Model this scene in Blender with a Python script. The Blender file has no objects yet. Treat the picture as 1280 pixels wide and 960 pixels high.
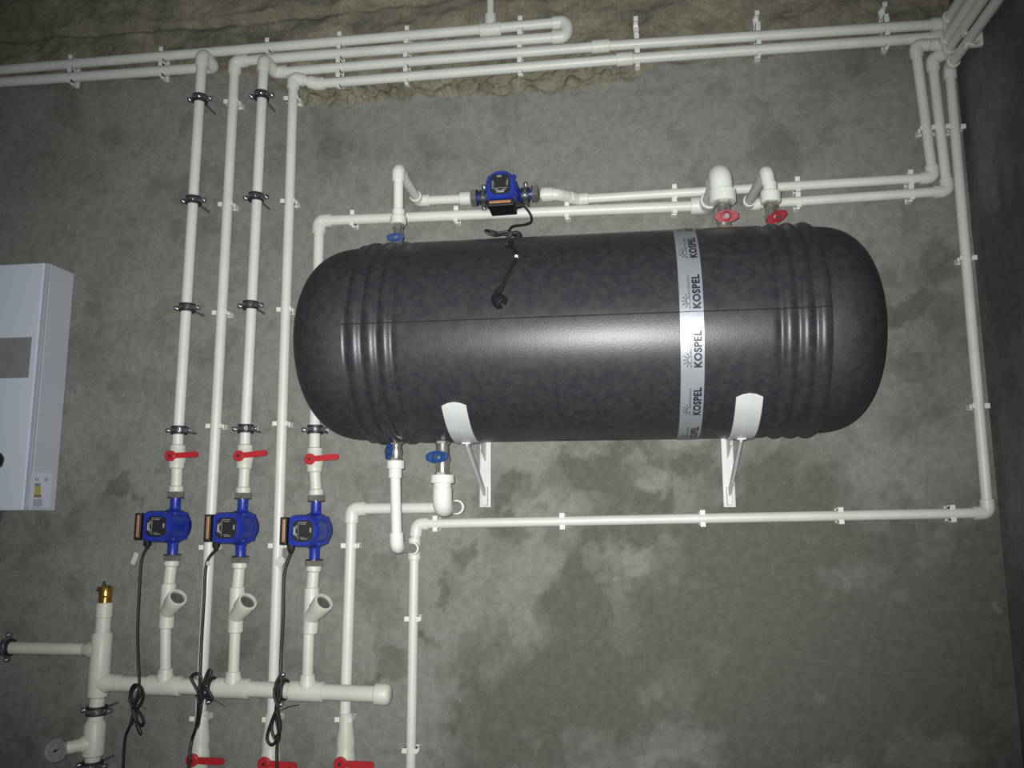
import bpy, bmesh, math, random
from mathutils import Vector, Matrix, noise
V3 = Vector
PI = math.pi
C = bpy.context.scene.collection
scn = bpy.context.scene
random.seed(7)

# ------------------------------------------------------------------ camera
F = 1036.4
D = 2.2                      # camera to back wall
CAM = V3((0.0, -D, 1.5))
yaw, pitch, roll = -0.13456, 0.15840, -0.00382
cy, sy, cp, sp, cr, sr = math.cos(yaw), math.sin(yaw), math.cos(pitch), math.sin(pitch), math.cos(roll), math.sin(roll)
fwd = V3((sy*cp, cy*cp, sp)); r0 = V3((cy, -sy, 0)); u0 = r0.cross(fwd)
rgt = cr*r0 + sr*u0; upv = -sr*r0 + cr*u0
cd = bpy.data.cameras.new('camera'); cam = bpy.data.objects.new('camera', cd); C.objects.link(cam)
m = Matrix((rgt, upv, -fwd)).transposed().to_4x4(); m.translation = CAM
cam.matrix_world = m
cd.sensor_width = 36; cd.lens = F/1280*36; cd.clip_start = 0.02
scn.camera = cam
scn.view_settings.view_transform = 'Standard'; scn.view_settings.look = 'None'
scn.view_settings.exposure = 0.0; scn.view_settings.gamma = 1.0
# world: a nearly dark cellar
w = bpy.data.worlds.new('world'); scn.world = w; w.use_nodes = True
w.node_tree.nodes['Background'].inputs[0].default_value = (0.80, 0.92, 1.0, 1)
w.node_tree.nodes['Background'].inputs[1].default_value = 0.045
# the phone's flash, right beside the lens
ld = bpy.data.lights.new('camera_flash', 'SPOT'); ld.energy = 246; ld.spot_size = math.radians(90); ld.spot_blend = 1.0
ld.shadow_soft_size = 0.006; ld.color = (0.985, 1.0, 0.965)
lo = bpy.data.objects.new('camera_flash', ld); C.objects.link(lo)
lo.location = CAM + rgt*(-0.012) + upv*0.012
aim = (fwd + rgt*(-0.02) + upv*0.0).normalized()
lo.rotation_euler = (-aim).to_track_quat('Z', 'Y').to_euler()

# ------------------------------------------------------------------ pixel <-> world
def ray(px, py): return fwd + rgt*((px-640)/F) + upv*((480-py)/F)
def P(px, py, d=0.0):
    v = ray(px, py); t = (D-d)/v.y
    return CAM + v*t
def PX(px, py, X):
    v = ray(px, py); return CAM + v*(X/v.x)

# ------------------------------------------------------------------ materials
def mat(name, col, rough=0.5, metal=0.0, var=0.0, bump=0.0, scale=20.0, spec=0.5, coat=0.0, col2=None, emit=None):
    m = bpy.data.materials.new(name); m.use_nodes = True
    nt = m.node_tree; b = nt.nodes['Principled BSDF']
    b.inputs['Base Color'].default_value = (*col, 1); b.inputs['Roughness'].default_value = rough
    b.inputs['Metallic'].default_value = metal; b.inputs['Specular IOR Level'].default_value = spec
    b.inputs['Coat Weight'].default_value = coat
    tc = nt.nodes.new('ShaderNodeTexCoord')
    nz = nt.nodes.new('ShaderNodeTexNoise'); nz.inputs['Scale'].default_value = scale; nz.inputs['Detail'].default_value = 6
    nt.links.new(tc.outputs['Object'], nz.inputs['Vector'])
    mx = nt.nodes.new('ShaderNodeMix'); mx.data_type = 'RGBA'
    c2 = col2 or tuple(c*(1-var) for c in col)
    mx.inputs[6].default_value = (*col, 1); mx.inputs[7].default_value = (*c2, 1)
    rp = nt.nodes.new('ShaderNodeMapRange'); rp.inputs[1].default_value = .35; rp.inputs[2].default_value = .7
    nt.links.new(nz.outputs[0], rp.inputs[0]); nt.links.new(rp.outputs[0], mx.inputs[0])
    nt.links.new(mx.outputs[2], b.inputs['Base Color'])
    if bump:
        bp = nt.nodes.new('ShaderNodeBump'); bp.inputs['Strength'].default_value = 1; bp.inputs['Distance'].default_value = bump
        n2 = nt.nodes.new('ShaderNodeTexNoise'); n2.inputs['Scale'].default_value = scale*5; n2.inputs['Detail'].default_value = 4
        nt.links.new(tc.outputs['Object'], n2.inputs['Vector'])
        nt.links.new(n2.outputs[0], bp.inputs['Height']); nt.links.new(bp.outputs[0], b.inputs['Normal'])
    return m
M = {}
M['white'] = mat('white_polypropylene', (.66, .68, .64), .42, var=.10, scale=9)
M['ivory'] = mat('ivory_polypropylene', (.62, .62, .55), .45, var=.12, scale=12)
M['clip'] = mat('white_clip_plastic', (.72, .74, .70), .35, var=.06)
M['blue'] = mat('blue_enamel', (.016, .036, .33), .36, var=.2, bump=.0004, scale=40)
M['black'] = mat('black_plastic', (.011, .011, .011), .55, var=.2)
M['label'] = mat('black_label_film', (.015, .016, .018), .5, var=.3, scale=60)
M['print'] = mat('grey_print', (.34, .36, .35), .5, var=.4, scale=200)
M['copper'] = mat('copper_coloured_strip', (.50, .24, .14), .45, .3, var=.2)
M['nickel'] = mat('nickel_plated_brass', (.50, .48, .44), .30, .80, var=.25, scale=60)
M['rod'] = mat('dull_steel_rod', (.17, .175, .165), .6, .3, var=.3)
M['zinc'] = mat('zinc_plated_steel', (.46, .48, .50), .24, .92, var=.3, scale=60)
M['rubber'] = mat('black_rubber', (.02, .022, .025), .55, var=.2)
M['red'] = mat('red_lever_plastic', (.46, .020, .028), .42, var=.12)
M['redcoat'] = mat('red_coated_metal', (.27, .016, .026), .42, var=.2)
M['bluecoat'] = mat('blue_coated_metal', (.016, .055, .20), .36, var=.25)
M['brass'] = mat('brass', (.60, .38, .11), .28, .9, var=.35, scale=60)
M['jacket'] = mat('charcoal_foam_jacket', (.022, .024, .029), .37, var=.35, bump=.00022, scale=60, spec=.34, col2=(.037, .038, .041))
M['cap'] = mat('charcoal_end_cap', (.018, .020, .023), .55, bump=.0005, scale=60, col2=(.032, .034, .037))
M['seam'] = mat('seam_gap', (.006, .006, .007), .8)
M['tape'] = mat('silver_band', (.33, .345, .38), .40, .35, var=.12, bump=.0004, scale=14)
M['ink'] = mat('black_ink', (.012, .014, .022), .5)
M['painted'] = mat('white_painted_steel', (.58, .60, .60), .32, var=.10, scale=25)
M['boiler'] = mat('white_boiler_enamel', (.66, .70, .82), .42, var=.05, scale=3)
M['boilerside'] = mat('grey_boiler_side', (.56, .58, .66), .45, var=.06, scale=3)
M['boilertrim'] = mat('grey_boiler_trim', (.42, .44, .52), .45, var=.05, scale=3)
M['panel'] = mat('grey_display_film', (.24, .255, .25), .45, var=.12, scale=30)
M['dial'] = mat('grey_dial', (.27, .28, .26), .4, var=.3, scale=50)
M['paper'] = mat('white_paper_tag', (.62, .62, .60), .6, var=.2, scale=60)
M['sticker'] = mat('yellow_sticker', (.50, .46, .12), .5, var=.2)
M['steelmesh'] = mat('brushed_plug', (.20, .20, .18), .4, .5, var=.4, scale=80)
M['tie'] = mat('cable_tie', (.03, .03, .03), .5)

# ------------------------------------------------------------------ mesh helpers
class G:
    def __init__(s): s.v = []; s.f = []; s.sm = []
    def add(s, vs, fs, smooth=True):
        n = len(s.v); s.v += [V3(v) for v in vs]; s.f += [tuple(i+n for i in f) for f in fs]; s.sm += [smooth]*len(fs)
        return s
    def box(s, c, h, rot=None):
        c = V3(c); R_ = rot or Matrix.Identity(3)
        vs = [c + R_ @ V3((sx*h[0], sy_*h[1], sz*h[2])) for sx in (-1, 1) for sy_ in (-1, 1) for sz in (-1, 1)]
        return s.add(vs, [(0,1,3,2), (4,6,7,5), (0,4,5,1), (2,3,7,6), (0,2,6,4), (1,5,7,3)], False)
    def bbox(s, c, h, b=.002, rot=None):
        bm = bmesh.new(); bmesh.ops.create_cube(bm, size=2)
        for v in bm.verts: v.co = V3((v.co.x*h[0], v.co.y*h[1], v.co.z*h[2]))
        bmesh.ops.bevel(bm, geom=bm.edges[:], offset=b, segments=2, affect='EDGES', profile=.5)
        R_ = rot or Matrix.Identity(3); c = V3(c)
        s.add([c + R_ @ v.co for v in bm.verts], [[v.index for v in f.verts] for f in bm.faces], False); bm.free(); return s
    def lathe(s, o, ax, prof, n=24, ref=None, smooth=True, cap=True):
        o = V3(o); ax = V3(ax).normalized()
        ref = V3(ref) if ref else (V3((1,0,0)) if abs(ax.x) < .8 else V3((0,0,1)))
        a = (ref - ax*ref.dot(ax)).normalized(); b = ax.cross(a)
        vs, fs = [], []
        for t, r in prof:
            for k in range(n):
                q = 2*PI*k/n; vs.append(o + ax*t + (a*math.cos(q) + b*math.sin(q))*r)
        for i in range(len(prof)-1):
            for k in range(n):
                k2 = (k+1) % n; fs.append((i*n+k, i*n+k2, (i+1)*n+k2, (i+1)*n+k))
        s.add(vs, fs, smooth)
        if cap:
            s.add(vs[:n], [tuple(range(n))[::-1]], False); s.add(vs[-n:], [tuple(range(n))], False)
        return s
    def cyl(s, a, b, r, n=24, bev=None, smooth=True):
        a = V3(a); b = V3(b); L = (b-a).length
        if bev: pr = [(0, r-bev), (bev, r), (L-bev, r), (L, r-bev)]
        else: pr = [(0, r), (L, r)]
        return s.lathe(a, b-a, pr, n, smooth=smooth)
    def sweep(s, pts, r, n=16, closed=False):
        pts = [V3(p) for p in pts]; N = len(pts)
        rs = r if isinstance(r, (list, tuple)) else [r]*N
        vs = []; a = None
        for i in range(N):
            t = (pts[(i+1) % N if closed else min(i+1, N-1)] - pts[(i-1) % N if closed else max(i-1, 0)])
            t = t.normalized() if t.length > 1e-9 else V3((0,0,1))
            if a is None:
                a = V3((1,0,0)) if abs(t.x) < .8 else V3((0,0,1))
            a = (a - t*a.dot(t)).normalized(); b = t.cross(a)
            for k in range(n):
                q = 2*PI*k/n; vs.append(pts[i] + (a*math.cos(q) + b*math.sin(q))*rs[i])
        fs = []
        for i in range(N if closed else N-1):
            j = (i+1) % N
            for k in range(n):
                k2 = (k+1) % n; fs.append((i*n+k, i*n+k2, j*n+k2, j*n+k))
        s.add(vs, fs)
        if not closed:
            s.add(vs[:n], [tuple(range(n))[::-1]], False); s.add(vs[-n:], [tuple(range(n))], False)
        return s
    def prism(s, poly, t0, t1, O, U, W, N):      # polygon in (U,W) extruded along N
        O, U, W, N = V3(O), V3(U), V3(W), V3(N); n = len(poly)
        vs = [O+U*x+W*y+N*t0 for x, y in poly] + [O+U*x+W*y+N*t1 for x, y in poly]
        fs = [tuple(range(n))[::-1], tuple(range(n, 2*n))] + [(k, (k+1) % n, n+(k+1) % n, n+k) for k in range(n)]
        return s.add(vs, fs, False)
    def obj(s, name, m, parent=None, origin=None):
        org = V3(origin) if origin is not None else (V3(parent['o']) if parent is not None and 'o' in parent.keys() else V3((0,0,0)))
        me = bpy.data.meshes.new(name); me.from_pydata([v-org for v in s.v], [], s.f)
        me.polygons.foreach_set('use_smooth', s.sm); me.update()
        bm = bmesh.new(); bm.from_mesh(me); bmesh.ops.remove_doubles(bm, verts=bm.verts, dist=1e-6)
        bmesh.ops.recalc_face_normals(bm, faces=bm.faces)
        for e in bm.edges:
            if len(e.link_faces) == 2 and e.calc_face_angle(0) > .75: e.smooth = False
        bm.to_mesh(me); bm.free()
        me.materials.append(M[m]); o = bpy.data.objects.new(name, me); C.objects.link(o)
        if parent is not None: o.parent = parent
        else: o.location = org
        return o
ORG = {}
def tag(o, label, cat, group=None):
    o['label'] = label; o['category'] = cat
    if group: o['group'] = group
    return o
def thing(name, label, cat, loc=(0,0,0), rot=(0,0,0), group=None):
    o = bpy.data.objects.new(name, None); o.empty_display_size = .02; C.objects.link(o)
    o.location = loc; o.rotation_euler = rot
    return tag(o, label, cat, group)
def wthing(name, label, cat, loc, group=None):       # its parts are given in world coordinates
    o = thing(name, label, cat, loc, group=group); ORG[o.name] = V3(loc); return o
def wobj(g, name, m, root):                          # world-coordinate part of a wthing (or of a part of one)
    return g.obj(name, m, root, origin=ORG[root.name])
def dup(root, loc, rot=None, label=None, scale=None):
    def rec(o, par):
        c = o.copy(); C.objects.link(c); c.parent = par
        for ch in o.children: rec(ch, c)
        return c
    r = rec(root, None); r.location = loc
    if rot is not None: r.rotation_euler = rot
    if scale: r.scale = (scale,)*3
    if label: r['label'] = label
    return r
def fillet(pts, fr, n=8):
    pts = [V3(p) for p in pts]; out = [pts[0]]
    for i in range(1, len(pts)-1):
        p = pts[i]; a = (pts[i-1]-p); b = (pts[i+1]-p); la, lb = a.length, b.length
        a.normalize(); b.normalize(); ang = a.angle(b, PI)
        if ang > PI-.02: out.append(p); continue
        k = min(fr/math.tan(ang/2), la*.49, lb*.49)
        p0, p1 = p+a*k, p+b*k
        for j in range(n+1):
            t = j/n; out.append(p0*(1-t)**2 + p*2*t*(1-t) + p1*t*t)
    out.append(pts[-1]); return out
def spline(pts, n=8):
    pts = [V3(p) for p in pts]; q = [pts[0]]+pts+[pts[-1]]; out = []
    for i in range(1, len(q)-2):
        for j in range(n):
            t = j/n; a, b, c, d = q[i-1:i+3]
            out.append(.5*((2*b)+(c-a)*t+(2*a-5*b+4*c-d)*t*t+(-a+3*b-3*c+d)*t**3))
    out.append(pts[-1]); return out

def elbow(root, p, a, b, r, m='white', L=None, k=1.30):
    p, a, b = V3(p), (V3(a)-V3(p)), (V3(b)-V3(p))
    L0 = L or r*2.55; la = min(L0, a.length*.6); lb = min(L0, b.length*.6); a.normalize(); b.normalize()
    path = fillet([p+a*la, p, p+b*lb], r*1.5, 10)
    R_ = r*k; ch = .0015
    g = G(); rs = [R_]*len(path)
    path = [path[0], path[0]-a*ch] + path[1:-1] + [path[-1]-b*ch, path[-1]]
    rs = [R_-ch] + [R_]*(len(path)-2) + [R_-ch]
    g.sweep(path, rs, 24); return wobj(g, 'elbow', m, root)
def pipes(root, pts, r, m='white', skip=(), kk=1.30, Ls=None):
    pts = [V3(p) for p in pts]; n = len(pts)
    for i in range(n-1):
        a, b = pts[i], pts[i+1]; u = (b-a).normalized()
        if i > 0 and i not in skip: a = a + u*min(r*1.2, (b-a).length*.3)
        if i < n-2 and (i+1) not in skip: b = b - u*min(r*1.2, (b-a).length*.3)
        g = G(); g.cyl(a, b, r, 24); wobj(g, 'pipe', m, root)
    for i in range(1, n-1):
        if i in skip: continue
        elbow(root, pts[i], pts[i-1], pts[i+1], r, m, k=kk, L=(Ls or {}).get(i))
def collar(root, p, ax, L, r, name='coupling', m='white'):
    ax = V3(ax).normalized(); p = V3(p)
    g = G(); g.cyl(p-ax*L/2, p+ax*L/2, r, 24, bev=.0015); return wobj(g, name, m, root)

# ------------------------------------------------------------------ setting
XW = P(1259, 750, 0).x            # right wall plane
def nz(x, y, z=0.0): return noise.noise(V3((x, y, z)))
def fbm(x, y, z=0, o=4): return noise.fractal(V3((x, y, z)), 1.0, 2.0, o)
def sstep(a, b, x):
    t = max(0, min(1, (x-a)/(b-a))); return t*t*(3-2*t)
def interp(tab, x):
    if x <= tab[0][0]: return tab[0][1]
    for (a, b), (c, d) in zip(tab, tab[1:]):
        if x <= c: return b+(d-b)*(x-a)/(c-a)
    return tab[-1][1]
# lower edge of the rough unplastered band, and the board mark above it
EDGE = sorted((P(a, b).x, P(a, b).z) for a, b in [(-60, 112), (120, 97), (270, 92), (340, 98), (370, 128), (430, 136), (560, 122), (700, 116), (790, 100), (830, 78), (1000, 66), (1130, 58), (1190, 50)])
EDGE = [(EDGE[0][0]-1, EDGE[0][1])] + EDGE
RIDGE = sorted((P(a, b).x, P(a, b).z) for a, b in [(0, 48), (140, 40), (260, 32), (420, 14), (520, 4), (700, -22)])
SPOTS = []
def blob(px, py, rx, ry, v, q=0.0):
    c = P(px, py); SPOTS.append((c.x, c.z, rx*D/F, ry*D/F, v, q))
for b_ in [(150, 612, 16, 14, .5), (172, 620, 8, 10, .5), (582, 690, 10, 16, .55), (571, 668, 6, 6, .4), (552, 735, 8, 16, .5), (548, 760, 5, 8, .5),
           (562, 712, 5, 6, .45), (536, 800, 5, 7, .5), (700, 745, 30, 22, .4), (805, 665, 36, 16, .35), (720, 590, 60, 24, .45), (640, 600, 20, 30, .3), (820, 600, 22, 12, -.55), (740, 572, 16, 8, -.5), (860, 570, 20, 14, .35),
           (790, 690, 34, 18, -.35), (745, 708, 20, 22, -.3), (665, 695, 50, 18, -.25), (660, 775, 8, 6, -.4), (490, 835, 26, 24, .5), (465, 850, 16, 10, .5), (1170, 330, 30, 34, .45),
           (1130, 385, 26, 16, .4), (1060, 690, 60, 24, .2), (700, 900, 120, 70, .35), (1000, 800, 200, 140, .25), (1150, 600, 90, 70, -.15), (620, 560, 60, 20, -.3), (900, 760, 120, 60, .2),
           (60, 200, 90, 60, .25), (420, 175, 30, 25, .25), (30, 560, 60, 60, .2), (570, 670, 40, 14, -.2), (300, 345, 30, 20, .2)]:
    blob(*b_)
for b_ in [(1247, 768, 8, 4, -.9), (1080, 860, 170, 110, .30), (1220, 800, 50, 160, .30), (950, 700, 90, 40, .2), (1230, 690, 30, 60, .35), (1150, 480, 60, 90, .2)]: blob(*b_)
dampP = [P(a, b) for a, b in [(560, 860), (570, 790), (690, 715), (720, 610)]]
def damp_at(x, z):
    wx = x + .045*fbm(x*7, z*7, 3.1) + .022*fbm(x*26, z*26, 1.1, 3); wz = z + .045*fbm(x*7, z*7, 8.7) + .022*fbm(x*26, z*26, 6.1, 3)
    v = .45*max(0, fbm(x*3.2, z*3.2, 1.7, 5)) + .16*fbm(x*14, z*14, 5, 4)
    for cx, cz, rx, rz, val, q in SPOTS:
        dd = math.hypot((wx-cx)/rx, (wz-cz)/rz)
        if dd < 1.35: v += val*(1-(sstep(.80, 1.15, dd) if rx < .08 else sstep(.55, 1.3, dd)))
    # big damp area in the lower right
    s = sstep(-.05, .08, (wx - interp([(dampP[0].z-1, dampP[0].x), (dampP[0].z, dampP[0].x), (dampP[1].z, dampP[1].x), (dampP[2].z, dampP[2].x), (dampP[3].z, dampP[3].x)], wz)))
    s *= 1-sstep(P(0, 640).z-.0, P(0, 560).z, wz)
    v += s*(.46+.45*fbm(wx*5+3, wz*5, 2.2, 4) - .22*sstep(.22, .32, fbm(x*9, z*9, 7.7, 5)))
    pt = sstep(-.5, -.35, -abs(x-P(780, 0).x))*sstep(P(0, 700).z, P(0, 660).z, z)*(1-sstep(P(0, 560).z, P(0, 545).z, z))
    v += pt*.38*sstep(.02, .12, fbm(x*8+1.3, z*8, 9.1, 5))
    v += .22*sstep(.25, .36, fbm(x*11, z*11, 4.6, 5))
    return max(0, min(1, v))
def wall_back():
    zs = []; z = 0.0
    ztop = 3.45; zvis0 = P(640, 970).z-.05; zr = P(370, 150).z
    while z < zvis0: zs.append(z); z += .06
    while z < zr: zs.append(z); z += .0095
    while z < ztop: zs.append(z); z += .0058
    xs = []; x = -2.35
    xa, xb = P(-10, 400).x-.1, XW
    while x < xa: xs.append(x); x += .06
    n = int((XW-x)/.0072)
    xs += [x+(XW-x)*i/n for i in range(n+1)]
    nx = len(xs); vs = []; rough = []; damp = []
    for z in zs:
        for x in xs:
            e = interp(EDGE, x) + .010*nz(x*22, z*22) + .012*nz(x*7, 4.4)
            t = sstep(-.004, .008, z-e)
            y = -.0012*fbm(x*6, z*6, 0, 3)
            dm = damp_at(x, z) if t < 1 else 0
            if t > 0:
                rx = interp(RIDGE, x)
                chips = sstep(P(372, 0).x, P(385, 0).x, x)*(1-sstep(P(790, 0).x-.05, P(790, 0).x, x))
                hgt = .006 + .016*fbm(x*9, z*13, 1.2, 5)
                vd = noise.voronoi(V3((x*24+.6*nz(x*9, z*9), 0, z*30)))[0]
                low = 1-sstep(.05, .11, z-e)
                hgt += low*chips*(.016 - .032*min(1, (vd[1]-vd[0])*2.2) * -1 - .02)
                hgt += .006*sstep(.0, .02, z-rx) - .020*math.exp(-((z-rx-.004)/.010)**2)*(.5+.8*abs(nz(x*5, 3)))*(1-sstep(P(420, 0).x, P(620, 0).x, x))
                y = y*(1-t) + t*(.010 - hgt*1.0)
                y = min(y, .02)
            vs.append((x, y, z)); rough.append(t); damp.append(dm)
    fs = [(j*nx+i, j*nx+i+1, (j+1)*nx+i+1, (j+1)*nx+i) for j in range(len(zs)-1) for i in range(nx-1)]
    me = bpy.data.meshes.new('wall_back'); me.from_pydata(vs, [], fs)
    me.polygons.foreach_set('use_smooth', [True]*len(fs))
    me.attributes.new('rough', 'FLOAT', 'POINT').data.foreach_set('value', rough)
    me.attributes.new('damp', 'FLOAT', 'POINT').data.foreach_set('value', damp)
    me.update(); return me
def concrete(name, dry, wet, rk, rk2):
    m = bpy.data.materials.new(name); m.use_nodes = True; nt = m.node_tree; N = nt.nodes; L = nt.links
    b = N['Principled BSDF']; b.inputs['Roughness'].default_value = .85; b.inputs['Specular IOR Level'].default_value = .25
    tc = N.new('ShaderNodeTexCoord')
    def noi(s, d=8, ro=.6):
        n = N.new('ShaderNodeTexNoise'); n.inputs['Scale'].default_value = s; n.inputs['Detail'].default_value = d; n.inputs['Roughness'].default_value = ro
        L.new(tc.outputs['Object'], n.inputs['Vector']); return n
    def mr(src, a, b2, c=0., d=1.):
        n = N.new('ShaderNodeMapRange'); n.inputs[1].default_value = a; n.inputs[2].default_value = b2; n.inputs[3].default_value = c; n.inputs[4].default_value = d
        L.new(src, n.inputs[0]); return n.outputs[0]
    def mix(fac, c1, c2, mode='MIX'):
        n = N.new('ShaderNodeMix'); n.data_type = 'RGBA'; n.blend_type = mode
        for s_, v in ((0, fac), (6, c1), (7, c2)):
            if hasattr(v, 'links'): L.new(v, n.inputs[s_])
            elif isinstance(v, tuple): n.inputs[s_].default_value = (*v, 1)
            else: n.inputs[s_].default_value = v
        return n.outputs[2]
    at = N.new('ShaderNodeAttribute'); at.attribute_name = 'damp'
    ar = N.new('ShaderNodeAttribute'); ar.attribute_name = 'rough'
    big = mr(noi(1.6, 6).outputs[0], .3, .7)
    base = mix(big, dry, tuple(c*.86 for c in dry))
    base = mix(mr(at.outputs['Fac'], 0., .75), base, wet)
    mot = mr(noi(45, 6, .7).outputs[0], .25, .75, .74, 1.25)
    g = N.new('ShaderNodeCombineColor')
    for i in range(3): L.new(mot, g.inputs[i])
    base = mix(1.0, base, g.outputs[0], 'MULTIPLY')
    rkm = mix(mr(noi(7, 8, .65).outputs[0], .35, .66), rk, rk2)
    gr = mr(noi(90, 5, .7).outputs[0], .25, .75, .70, 1.25)
    g2 = N.new('ShaderNodeCombineColor')
    for i in range(3): L.new(gr, g2.inputs[i])
    rkm = mix(1.0, rkm, g2.outputs[0], 'MULTIPLY')
    col = mix(ar.outputs['Fac'], base, rkm)
    L.new(col, b.inputs['Base Color'])
    bp = N.new('ShaderNodeBump'); bp.inputs['Strength'].default_value = .8; bp.inputs['Distance'].default_value = .0022
    L.new(noi(110, 6, .7).outputs[0], bp.inputs['Height'])
    L.new(bp.outputs[0], b.inputs['Normal'])
    return m
M['wall'] = concrete('cement_plaster', (.228, .232, .212), (.112, .115, .099), (.270, .245, .185), (.135, .128, .092))
wb = bpy.data.objects.new('wall_back', wall_back()); C.objects.link(wb); wb.data.materials.append(M['wall']); wb['kind'] = 'structure'
def grid(name, o, U, W, nu, nw, matn, dfun):
    o, U, W = V3(o), V3(U), V3(W); Nn = U.cross(W).normalized(); vs = []; dp = []
    for j in range(nw+1):
        for i in range(nu+1):
            p = o+U*(i/nu)+W*(j/nw); vs.append(p+Nn*.003*fbm(p.x*4+p.y*4, p.z*4, 2, 3)); dp.append(dfun(p))
    fs = [(j*(nu+1)+i, j*(nu+1)+i+1, (j+1)*(nu+1)+i+1, (j+1)*(nu+1)+i) for j in range(nw) for i in range(nu)]
    me = bpy.data.meshes.new(name); me.from_pydata(vs, [], fs); me.polygons.foreach_set('use_smooth', [True]*len(fs))
    me.attributes.new('damp', 'FLOAT', 'POINT').data.foreach_set('value', dp); me.update()
    ob = bpy.data.objects.new(name, me); C.objects.link(ob); me.materials.append(M[matn]); ob['kind'] = 'structure'; return ob
M['wall2'] = concrete('side_wall_plaster', (.190, .192, .178), (.095, .098, .088), (.12, .11, .09), (.12, .11, .09))
zst = PX(1265, 225, XW).z
grid('wall_right', (XW, .03, 0), (0, -1.63, 0), (0, 0, 3.45), 120, 220, 'wall2',
     lambda p: min(1, max(0, .35+.6*fbm(p.y*5, p.z*5, 4, 4) + .6*(1-sstep(-.02, .03, abs(p.z-zst+.18)-.16+.08*fbm(p.y*22, p.z*5, 1)))*sstep(.03, .06, -p.y))))
M['floor'] = concrete('concrete_screed', (.16, .16, .15), (.09, .09, .08), (.16, .16, .15), (.16, .16, .15))
grid('floor', (-2.35, -3.2, 0), (XW+2.35, 0, 0), (0, 3.2, 0), 60, 60, 'floor', lambda p: .3+.4*fbm(p.x*2, p.y*2))
# stone chip stuck in the side wall near the floor of the picture
# ------------------------------------------------------------------ clips and clamps
RW = .0148; RS = .0128; DW = .030      # wall pipe radii, and their distance from the wall
_clips = {}
def make_clip(r, dd, label):
    t = thing('pipe_clip', label, 'pipe clip', group='white plastic pipe clips')
    g = G(); g.bbox((0, -.004, 0), (r+.0062, .004, .0068), .0012)
    g.bbox((0, -(dd-r)*.5-.003, 0), (r*.55, (dd-r)*.5-.002, .0075), .001)
    g.obj('base', 'clip', t)
    for s in (-1, 1):
        g = G(); pts = []
        for k in range(13):
            a = math.radians(-75 + 125*k/12)          # 0 = sideways, + = toward the room
            pts.append((s*(r+.0016)*math.cos(a), -dd-(r+.0016)*math.sin(a)))
        lip = [(s*(r+.0055), -dd-(r+.0016)*math.sin(math.radians(50))-.001)]
        outer = pts+lip
        inner = []
        for i, (x, y) in enumerate(outer):
            cx, cy_ = (0, -dd); v = V3((x-cx, y-cy_)); v = v.normalized()
            inner.append((x+v.x*.0026, y+v.y*.0026))
        poly = outer+inner[::-1]
        g.prism(poly, -.0062, .0062, (0,0,0), (1,0,0), (0,1,0), (0,0,1))
        # side tab
        g.bbox((s*(r+.0050), -dd*.52, 0), (.0022, dd*.40, .0058), .0008)
        g.obj('clip_arm', 'clip', t)
    return t
_used = {}
def clip(px, py, r, label, ang=0.0, dd=DW, X=None):
    key = (r, dd); p = P(px, py, dd); p.y = 0
    rot = (0, ang, 0)
    if key not in _clips:
        _clips[key] = make_clip(r, dd, label); o = _clips[key]; o.location = p; o.rotation_euler = rot
    else: o = dup(_clips[key], p, rot, label)
    return o
def make_clamp(r, dd, label):
    t = thing('pipe_clamp', label, 'pipe clamp', group='steel pipe clamps with rubber lining')
    n = 32
    def ring(r0_, r1, h):
        return [(-h, r0_), (-h, r1-.0006), (-h+.0006, r1), (h-.0006, r1), (h, r1-.0006), (h, r0_), (-h, r0_)]
    g = G(); g.lathe((0, -dd, 0), (0,0,1), ring(r+.0002, r+.0066, .0112), n, cap=False); g.obj('rubber_lining', 'rubber', t)
    g = G(); g.lathe((0, -dd, 0), (0,0,1), ring(r+.0060, r+.0084, .0052), n, cap=False)
    for s in (-1, 1):
        for q in (-1, 1):
            g.bbox((s*(r+.0145), -dd+q*.0032, 0), (.0072, .0018, .0058), .0006)
    b = g.obj('band', 'zinc', t)
    for s in (-1, 1):
        g = G(); g.lathe((s*(r+.0165), -dd+.012, 0), (0,-1,0), [(0, .0025), (.0235, .0025)], 10)
        g.lathe((s*(r+.0165), -dd-.0048, 0), (0,-1,0), [(0, .0048), (.003, .0048), (.0042, .0036)], 12); g.obj('bolt', 'zinc', t)
    for q in (-.35, .35):
        g = G(); g.lathe((math.sin(q)*(r+.0082), -dd-math.cos(q)*(r+.0082), 0), (math.sin(q),-math.cos(q),0), [(0, .0046), (.0012, .0046), (.0026, .0022)], 12); g.obj('rivet', 'zinc', t)
    g = G(); g.lathe((0, 0, 0), (0,-1,0), [(0, .0032), (dd-r-.006, .0032)], 12); g.obj('threaded_rod', 'rod', t)
    return t
_clamps = {}
def clamp(px, py, r, dd, label, ang=0.0):
    key = (r, dd); p = P(px, py, dd); p.y = 0
    if key not in _clamps:
        _clamps[key] = make_clamp(r, dd, label); o = _clamps[key]; o.location = p; o.rotation_euler = (0, ang, 0)
    else: o = dup(_clamps[key], p, (0, ang, 0), label)
    return o

# ------------------------------------------------------------------ hot water tank
CT = .262                                   # tank axis off the wall
def elev(px, py): v = ray(px, py); return math.atan2(v.z, v.y)
a1, a2 = elev(740, 292), elev(740, 550)
mid, dl = (a1+a2)/2, (a1-a2)/2
Lax = (D-CT)/math.cos(mid); RT = Lax*math.sin(dl); ZC = CAM.z + math.sin(mid)*Lax
print('tank radius', RT, 'z', ZC, 'gap', CT-RT)
CT = max(CT, RT+.012)
def TX(px): return P(px, 405, CT+RT).x
tip0, tip1 = P(367, 430, CT+.10).x, P(1109, 400, CT+.10).x
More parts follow.
